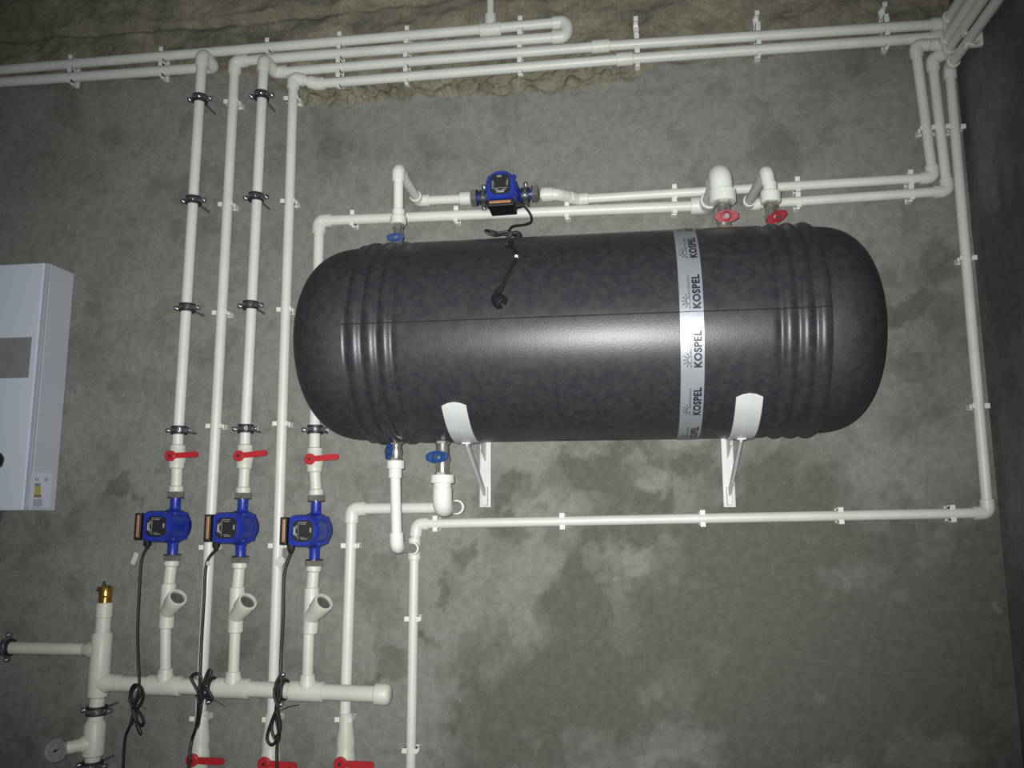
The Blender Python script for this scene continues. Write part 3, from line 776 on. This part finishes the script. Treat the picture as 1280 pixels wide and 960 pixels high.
# ------------------------------------------------------------------ Y strainers
def make_strainer(label):
    t = thing('strainer', label, 'filter'); t['group'] = 'ivory Y strainers'
    H = .058
    g = G(); g.lathe((0,0,-H), (0,0,1), [(-.0, .0170), (.002, .0198), (2*H-.002, .0198), (2*H, .0170)], 28); g.obj('filter_body', 'ivory', t)
    d = V3((.66, -.46, .62)).normalized(); o = V3((-.002, 0, -.020))
    g = G(); g.lathe(o, d, [(0, .0195), (.038, .0215), (.039, .0240), (.050, .0248), (.0695, .0258), (.073, .0248), (.0735, .0190), (.066, .0188)], 32, cap=False); br = g.obj('branch', 'ivory', t)
    g = G(); g.lathe(o+d*.060, d, [(0, .0190), (.0075, .0190), (.0080, .0060), (.0050, .0058), (.0050, .0001)], 32); g.obj('plug', 'steelmesh', br)
    return t
sl = ['ivory Y strainer under the leftmost pump', 'ivory Y strainer under the middle low pump', 'ivory Y strainer under the right low pump']
for i, ((px, py), l) in enumerate(zip(((209.5, 757), (295.5, 762), (389, 763)), sl)):
    if i == 0: st0 = make_strainer(l); st0.location = P(px, py, DP)
    else: dup(st0, P(px, py, DP), None, l)
for (qx, qy), (px, py), l in zip(pumpc, ((209.5, 757), (295.5, 762), (389, 763)), ('left', 'middle', 'right')):
    a = P(qx, qy, DP)-V3((0,0,.090)); b = P(px, py, DP)+V3((0,0,.050))
    t = wthing('pipe_spigot', f'short ivory spigot between the {l} pump and its strainer', 'pipe fitting', b)
    g = G(); g.cyl(a, b, .0155, 24); wobj(g, 'pipe', 'ivory', t)
    g = G(); u = (b-a).normalized(); g.lathe(a, u, [(0, .0185), (.0015, .0200), (.013, .0200), (.016, .0160)], 24); wobj(g, 'socket', 'ivory', t)

# ------------------------------------------------------------------ tank valves with butterfly handles
def tvalve(label, p, s, matn, hd, off, tilt=0, grp='nickel tank valves', L=.060, spin=0.):
    t = wthing('tank_valve', label, 'valve', p); t['group'] = grp
    g = G(); g.lathe(p, (0,0,1), [(-L/2, .0105*s), (-L/2+.001, .0125*s), (-L/2+.010, .0125*s)], 24)
    g.lathe(p, (0,0,1), [(-L/2+.008, .0128*s), (-.010, .0135*s), (0, .0165*s), (.010, .0135*s), (L/2-.010, .0128*s)], 28)
    wobj(g, 'valve_body', 'nickel', t)
    for a, b in ((-L/2+.006, -L/2+.018), (L/2-.016, L/2-.002)):
        g = G(); g.lathe(p, (0,0,1), [(a, .0150*s), (a+.001, .0165*s), (b-.001, .0165*s), (b, .0150*s)], 6, smooth=False); wobj(g, 'hex_nut', 'nickel', t)
    u = V3((math.cos(tilt)*math.cos(spin), math.sin(spin), math.sin(tilt))).normalized(); o_ = V3(off); w_ = o_.normalized(); u = (u-w_*u.dot(w_)).normalized(); vv_ = w_.cross(u)
    g = G(); g.cyl(p+w_*.010, p+o_*.9, .0055*s, 16); hd_ = G()
    poly = []
    for k in range(32):
        a = 2*PI*k/32; c_, s__ = math.cos(a), math.sin(a)
        rr = (.0118 + .0118*abs(c_)**2.6)*s*hd
        poly.append((rr*c_, rr*s__*(1.0-.25*abs(c_)**2)))
    hd_.prism(poly, -.0030, .0030, p+o_, u, vv_, w_)
    hd_.lathe(p+o_+w_*.002, w_, [(0, .0095*s), (.004, .0085*s), (.005, .006*s)], 20)
    for q_ in (-1, 1): hd_.bbox(p+o_+u*q_*.0170*s*hd+w_*.003, (.0055*s, .0055*s, .0018), .0008, Matrix((u, vv_, w_)).transposed())
    wobj(g, 'stem', 'nickel', t); h = wobj(hd_, 'butterfly_handle', matn, t); ORG[h.name] = ORG[t.name]
    g = G(); g.lathe(p+o_+w_*.006, w_, [(0, .0048*s), (.0022, .0048*s)], 6, smooth=False); wobj(g, 'handle_nut', 'zinc', h)
ztk = ZC+RT
ang_tilt = math.radians(-32)
vz = ztk+.030
tvalve('nickel valve with blue butterfly handle on top of the tank, left end', V3((v0.x, -CT, (v0.z-.016+ztk)/2)), .95, 'bluecoat', .95, (0, -.026, -.012), L=max(.03, v0.z-.016-ztk)+.006)
tvalve('nickel valve with red butterfly handle under the thick stub on the tank top', V3((e3.x, -CT, (e3.z-.012+ztk)/2)), 1.25, 'redcoat', .95, (.002, -.034, -.010), L=max(.03, e3.z-.012-ztk)+.006)
tvalve('nickel valve with tilted red butterfly handle under the slim stub on the tank top', V3((v2b.x, -CT, (v2b.z-.012+ztk)/2)), 1.05, 'redcoat', 1.0, (.006, -.028, -.012), tilt=math.radians(12), spin=math.radians(-25), L=max(.03, v2b.z-.012-ztk)+.006)
zb = ZC-RT
pa = P(494.5, 576, CT).z; tvalve('nickel drain valve with edge-on blue handle under the tank, left', V3((P(495, 576, CT).x, -CT, (pa+zb)/2)), .98, 'bluecoat', .80, (-.012, -.022, .0), tilt=math.radians(80), L=zb-pa+.022)
pb = P(553, 594, CT).z; tvalve('larger nickel valve with blue butterfly handle under the tank beside the bracket', V3((P(553, 576, CT).x, -CT, (pb+zb)/2)), 1.20, 'bluecoat', 1.0, (-.006, -.032, .002), L=zb-pb+.022)

# ------------------------------------------------------------------ clips on the wall pipes
def lean(x0, y0, x1, y1, d=DW):       # rotation about Y for a clip on the pipe through two pixels
    a, b = P(x0, y0, d), P(x1, y1, d); v_ = b-a; return math.atan2(v_.x, v_.z)
def lin(pts_, x): return interp(pts_, x)
Apx = [(-40, 91), (600, 37), (703, 28)]; Bpx = [(294, 77), (703, 46)]; Cpx = [(344, 91), (751, 58), (1180, 30)]; Dpx = [(396, 105), (781, 74), (1180, 46)]; Epx = [(-40, 106), (268, 84)]
nth = ['first', 'second', 'third', 'fourth', 'fifth', 'sixth', 'seventh']
for nm, tab, xs_, r_ in (('topmost pipe', Apx, (91, 204, 336, 426, 510, 651), RW), ('returning pipe below the topmost one', Bpx, (425, 509, 650), RW),
                     ('pipe with the upper coupling', Cpx, (424, 508, 650, 796, 947, 1107), RW*.97), ('lowest of the stacked top pipes', Dpx, (424, 508, 650, 797, 948, 1108), RW*.97), ('lower pipe at top left', Epx, (90, 203), RW)):
    for i, x in enumerate(xs_):
        clip(x, lin(tab, x), r_, f'white clip on the {nm}, {nth[i]} from the left', lean(x-20, lin(tab, x-20), x+20, lin(tab, x+20)))
for x, y, l in ((795, 33, 'empty white clip above the pipe couplings'), (946, 26, 'empty white clip on the rough wall, middle one of three'), (1105, 16, 'empty white clip on the rough wall nearest the corner')):
    clip(x, y, RW*.97, l, math.radians(88))
def vclips(nm, tab, ys, r_):
    tab = sorted((y, x) for x, y in tab)
    for i, y in enumerate(ys):
        clip(lin(tab, y), y, r_, f'white clip on the {nm}, {nth[i]} from the top', lean(lin(tab, y+20), y+20, lin(tab, y-20), y-20))
vclips('second riser', [(294, 77), (250, 903)], (129, 257, 392, 533, 684, 897), RW)
vclips('fourth riser', [(367, 97), (340, 908)], (125, 253, 388, 530, 682, 898), RW*.97)
vclips('pipe descending from under the tank valve', [(440, 636), (431, 905)], (682, 898), RW)
vclips('thin lower riser right of it', [(518, 686), (513, 985)], (773, 937), RS)
vclips('outer corner pipe', [(1188, 84), (1235, 641)], (161, 324, 508), RS)
clip(1158.5, 162, RS, 'white clip on the leftmost corner riser', lean(1166, 222, 1144, 57), dd=DW)
clip(1175.5, 161, RS, 'white clip on the middle corner riser', lean(1184, 239, 1165, 74))
for nm, tab, xs_ in (('long pipe under the tank', [(521, 655), (1235, 641)], (545, 703, 878, 1050, 1189)), ('pipe right of the upper pump', [(722, 249), (1166, 222)], (843, 996, 1137)), ('pipe right of the slim stub', [(934, 256), (1184, 239)], (997, 1138))):
    for i, x in enumerate(xs_): clip(x, lin(tab, x), RS, f'white clip on the {nm}, {nth[i]} from the left', lean(x-20, lin(tab, x-20), x+20, lin(tab, x+20)))
for i, x in enumerate((442, 571, 709, 843)):
    tab = [(399, 276), (884, 257)]; clip(x, lin(tab, x), RW, f'white clip on the pipe above the tank top, {nth[i]} from the left', lean(x-20, lin(tab, x-20), x+20, lin(tab, x+20)))
# clip for the corner bundle on the right wall
cl = dup(_clips[(RS, DW)], V3((XW, -.16, c3.z)), (0, 0, 0), 'white clip on the right wall holding the lowest corner pipe')
cl.rotation_euler = Matrix(((0, 1, 0), (0, 0, 1), (1, 0, 0))).to_euler()   # pipe axis along world Y, out = -X
# clamps on the stand-off risers
for nm, l in (('leftmost riser', ((250, 124), (242, 251), (234, 385), (224, 538))), ('third riser', ((327, 120), (320, 247), (313, 382), (307, 536)))):
    for i, (x, y) in enumerate(l): clamp(x, y, RW if nm[0] == 'l' else RW*.97, DP, f'steel rubber-lined clamp on the {nm}, {nth[i]} from the top', 0)
clamp(394, 537, RW, DP, 'steel rubber-lined clamp half hidden by the tank end', 0)
p_ = on(888); clamp(121, 888, .0195, DP, 'steel rubber-lined clamp in the middle of the ivory column', 0)
clamp(115, 957, .0195, DP, 'steel rubber-lined clamp at the foot of the ivory column', 0)
clamp(262, 859, RH, DP, 'steel clamp on the header behind the middle cord bundle', math.radians(92))
clamp(352, 862, RH, DP, 'steel clamp on the header behind the right cord bundle', math.radians(92))
clamp(10, 809, .0160, DP, 'steel clamp on the pipe entering at the far lower left', math.radians(90))

# ------------------------------------------------------------------ power cords
def cord(label, runs, loc, r=.0036):
    t = wthing('power_cord', label, 'power cord', loc)
    for rr in runs:
        g = G(); g.sweep(spline([P(*p) for p in rr], 8), r, 8); wobj(g, 'cord', 'black', t)
    return t
def tail(t, a, b):
    g = G(); g.sweep(spline([P(*a), (P(*a)+P(*b))/2+V3((0,0,.003)), P(*b)], 4), .0009, 6); wobj(g, 'cable_tie', 'tie', t)
def papertag(t, px, py, d, w_, h_, ang):
    c = P(px, py, d); ca, sa = math.cos(ang), math.sin(ang); U = V3((ca, -.25, sa)).normalized(); W_ = V3((-sa, 0, ca)); N_ = U.cross(W_)
    g = G(); g.prism([(-w_, -h_), (w_, -h_), (w_, h_*.7), (w_*.3, h_), (-w_, h_*.9)], -.0004, .0004, c, U, W_, N_); wobj(g, 'paper_tag', 'paper', t)
d1 = DP+.045
def gland(i):
    p = P(*pumpc[i], DP)+V3((-.046, -.045, -.056)); return p
def topix(p):
    v_ = p-CAM; z = v_.dot(fwd); return (640+F*v_.dot(rgt)/z, 480-F*v_.dot(upv)/z, -p.y)
g1 = topix(gland(0))
t = cord('black coiled power cord hanging from the leftmost pump', [
    [g1, (177, 700, d1), (174, 740, d1), (172, 790, d1), (173, 830, d1-.004), (174, 856, d1), (170, 875, d1), (163, 905, d1), (156, 925, d1-.01), (153, 975, d1-.01)],
    [(171, 900, d1), (168, 880, d1), (163, 866, d1), (168, 856, d1+.004), (177, 860, d1+.004), (178, 875, d1), (168, 892, d1), (164, 906, d1)],
    [(168, 890, d1+.006), (162, 872, d1+.006), (171, 858, d1+.008), (175, 868, d1+.006), (166, 886, d1+.006), (171, 903, d1+.006), (176, 917, d1+.004), (173, 912, d1), (166, 890, d1)],
    [(166, 885, d1+.008), (172, 888, d1+.01), (179, 900, d1+.01), (177, 907, d1+.008), (169, 900, d1+.006)]], P(170, 880, d1))
papertag(t, 168.5, 698, d1+.004, .008, .016, math.radians(-18)); tail(t, (168, 880, d1+.012), (182, 886, d1+.02))
g2 = topix(gland(1))
t = cord('black power cord with flat bundle crossing the header, from the middle low pump', [
    [g2, (258, 705, d1), (255, 750, d1), (252, 800, d1), (250, 850, d1+.008), (249, 880, d1+.008), (245, 908, d1), (240, 925, d1-.01), (237, 945, d1), (235, 980, d1)],
    [(252, 872, d1+.008), (244, 858, d1+.01), (239, 847, d1+.012), (245, 842, d1+.012), (251, 846, d1+.01), (249, 860, d1+.01), (248, 880, d1+.008), (247, 900, d1), (246, 911, d1)],
    [(250, 870, d1+.014), (256, 856, d1+.014), (263, 842, d1+.012), (261, 838, d1+.01), (256, 850, d1+.01), (252, 866, d1+.012), (251, 885, d1+.008), (247, 908, d1)],
    [(249, 866, d1+.018), (257, 860, d1+.016), (263, 868, d1+.016), (264, 875, d1+.014), (254, 872, d1+.012), (250, 890, d1+.012), (248, 905, d1+.006)],
    [(246, 868, d1+.018), (249, 880, d1+.014), (248, 896, d1+.006), (244, 912, d1)]], P(250, 880, d1), .0040)
papertag(t, 259.5, 704, d1+.004, .007, .005, 0); tail(t, (262, 874, d1+.018), (281, 883, d1+.026))
g3 = topix(gland(2))
t = cord('black looped power cord crossing the header, from the right low pump', [
    [g3, (355, 720, d1), (354, 770, d1), (351, 820, d1), (350, 850, d1+.010), (346, 875, d1+.010), (345, 895, d1), (349, 920, d1-.008), (346, 936, d1-.008), (347, 980, d1-.008)],
    [(347, 885, d1+.008), (343, 893, d1), (336, 912, d1), (334, 924, d1), (339, 931, d1), (345, 926, d1), (350, 910, d1), (348, 893, d1+.004), (344, 870, d1+.012), (343, 860, d1+.014)],
    [(346, 885, d1+.010), (340, 905, d1+.004), (341, 918, d1+.004), (346, 924, d1+.004), (350, 906, d1+.004), (347, 885, d1+.010), (348, 862, d1+.014), (353, 846, d1+.012)],
    [(347, 884, d1+.014), (343, 868, d1+.016), (346, 852, d1+.016), (351, 846, d1+.014), (351, 866, d1+.014), (347, 884, d1+.014)],
    [(345, 888, d1+.012), (349, 900, d1+.008), (349, 915, d1+.006), (344, 922, d1+.004)]], P(346, 880, d1), .0040)
papertag(t, 350, 702, d1+.006, .012, .014, math.radians(-38)); tail(t, (350, 888, d1+.014), (374, 881, d1+.026))
# upper pump's cord with plug lying on the tank
def onT(px, py, h=.005):
    x, p = phi_at(px, py, RT+h); return topix(tpt(x, p, RT+h))
g4 = topix(pp + V3((.056, -.045, -.046)))
t = cord('black power cord of the upper pump ending in a plug on the tank', [
    [g4, (663, 268, .118), (664, 277, .12), (655, 281, .13), (641, 283, .15), (634, 290, .18), (620, 294, .20), (609, 291, .21), (607, 288, .21), (615, 289, .20), (630, 293, .20), (645, 290, .20), (651, 294, .20), (647, 302, .21), (637, 305, .23), onT(633, 306)],
    [(622, 291, .20), (636, 290, .20), (648, 296, .20), (640, 303, .20), (634, 297, .20), (645, 291, .20)],
    [onT(632, 308), onT(640, 300), (646, 296, .22), (640, 293, .21)],
    [onT(634, 306), onT(640, 309), onT(645, 314), onT(646, 320), onT(642, 330), onT(634, 344), onT(630, 354)]], onT and P(640, 290, .2), .0033)
x_, p__ = phi_at(645.5, 321, RT+.006); g = G(); c_ = tpt(x_, p__, RT+.006); nrm = (c_-V3((x_, -CT, ZC))).normalized(); g.lathe(c_-nrm*.003, nrm, [(0, .0040), (.006, .0042), (.008, .002)], 12); wobj(g, 'cable_tie', 'zinc' if False else 'clip', t)
a_ = P(*onT(632, 352, .008)); b_ = P(*onT(619, 371, .012)); c_ = P(*onT(630, 382, .016))
g = G(); g.sweep([a_, a_*.5+b_*.5, b_], [.0032, .0065, .0075], 12); u = (c_-b_).normalized()
g.lathe(b_-u*.003, u, [(0, .008), (.004, .0125), (.016, .0155), (.026, .0160), (.028, .0135)], 24); pl = wobj(g, 'plug', 'black', t); ORG[pl.name] = ORG[t.name]
fnv = u
sdv = V3((0,0,1)).cross(u).normalized()
for s in (-1, 1):
    g = G(); g.cyl(c_-u*.004+sdv*s*.006, c_+u*.014+sdv*s*.006, .0023, 12, bev=.0008); wobj(g, 'plug_pin', 'zinc', pl)

# ------------------------------------------------------------------ boiler at the left edge
db = .115
fr = P(60, 330, db); frb = P(35.5, 638, db); xr = (fr.x+frb.x)/2
xr = P(47, 480, db).x; zt = P(60, 328, db).z; zbo = P(35, 638, db).z
b = wthing('electric_boiler', 'white wall-hung electric boiler cabinet cut by the left picture edge', 'boiler', (xr-.19, 0, zbo))
g = G(); g.bbox((xr-.19, -(db-.012)/2, (zt+zbo)/2), (.190, (db-.012)/2, (zt-zbo)/2), .002); wobj(g, 'cabinet', 'boilerside', b)
g = G(); g.bbox((xr-.19-.006, -(db-.006), (zt+zbo)/2), (.184, .006, (zt-zbo)/2), .003); cv = wobj(g, 'front_cover', 'boiler', b); ORG[cv.name] = ORG[b.name]
g = G(); g.bbox((xr-.0055, -(db-.007), (zt+zbo)/2), (.0055, .0045, (zt-zbo)/2-.001), .002); wobj(g, 'edge_trim', 'boilertrim', b)
pz0, pz1 = P(20, 422, db).z, P(20, 472.5, db).z
px1 = P(38, 447, db).x
g = G(); g.bbox((px1-.085, -(db+.0008), (pz0+pz1)/2), (.085, .0012, (pz0-pz1)/2), .0008); wobj(g, 'display_panel', 'panel', cv)
kc = P(-4, 576, db)
g = G(); g.lathe((kc.x, -db+.001, kc.z), (0,-1,0), [(0, .024), (.003, .024), (.004, .021)], 28); kb = wobj(g, 'dial_ring', 'zinc', cv)
g = G(); g.lathe((kc.x, -db-.0025, kc.z), (0,-1,0), [(0, .0208), (.0020, .0208)], 28); wobj(g, 'dial_face', 'label', cv)
def side_sticker(y0, y1, z0, z1, m_, nm):
    g = G(); g.box((xr+.0004, -(y0+y1)/2, (z0+z1)/2), (.0004, abs(y1-y0)/2, abs(z1-z0)/2)); wobj(g, nm, m_, b)
def sy_of(px, py): p = PX(px, py, xr); return -p.y, p.z
for (xa_, ya_), (xb_, yb_), m_, nm in (((40, 590), (62, 634), 'boiler', 'rating_sticker'), ):
    (ya, za), (yb, zb_) = sy_of(xa_, ya_), sy_of(xb_, yb_); side_sticker(ya, yb, za, zb_, m_, nm)
def s2(xa_, ya_, xb_, yb_, m_, nm):
    (ya, za), (yb, zb_) = sy_of(xa_, ya_), sy_of(xb_, yb_)
    g = G(); g.box((xr+.0010, -(ya+yb)/2, (za+zb_)/2), (.0003, abs(yb-ya)/2, abs(zb_-za)/2)); wobj(g, nm, m_, b)
s2(43, 604, 50, 608, 'panel', 'sticker_print'); s2(43, 608, 50, 618, 'sticker', 'sticker_print'); s2(42, 618, 51, 622, 'copper', 'sticker_print'); s2(41, 624, 52, 633, 'boilertrim', 'sticker_print'); s2(43, 597, 48, 601, 'boilertrim', 'sticker_print'); s2(55, 597, 60, 602, 'boilertrim', 'sticker_print')
# pipe tail under the boiler
t = wthing('boiler_connection', 'dark braided pipe with a shiny nut under the boiler at the left edge', 'pipe fitting', P(-2, 640, .05))
k0 = P(-3, 640, .06)
g = G(); g.cyl(V3((k0.x, -.06, zbo+.004)), V3((k0.x, -.06, zbo-.03)), .012, 6, smooth=False); wobj(g, 'nut', 'zinc', t)
g = G(); g.cyl(V3((k0.x, -.06, zbo-.02)), V3((k0.x-.012, -.06, zbo-.16)), .009, 16); wobj(g, 'hose', 'rubber', t)
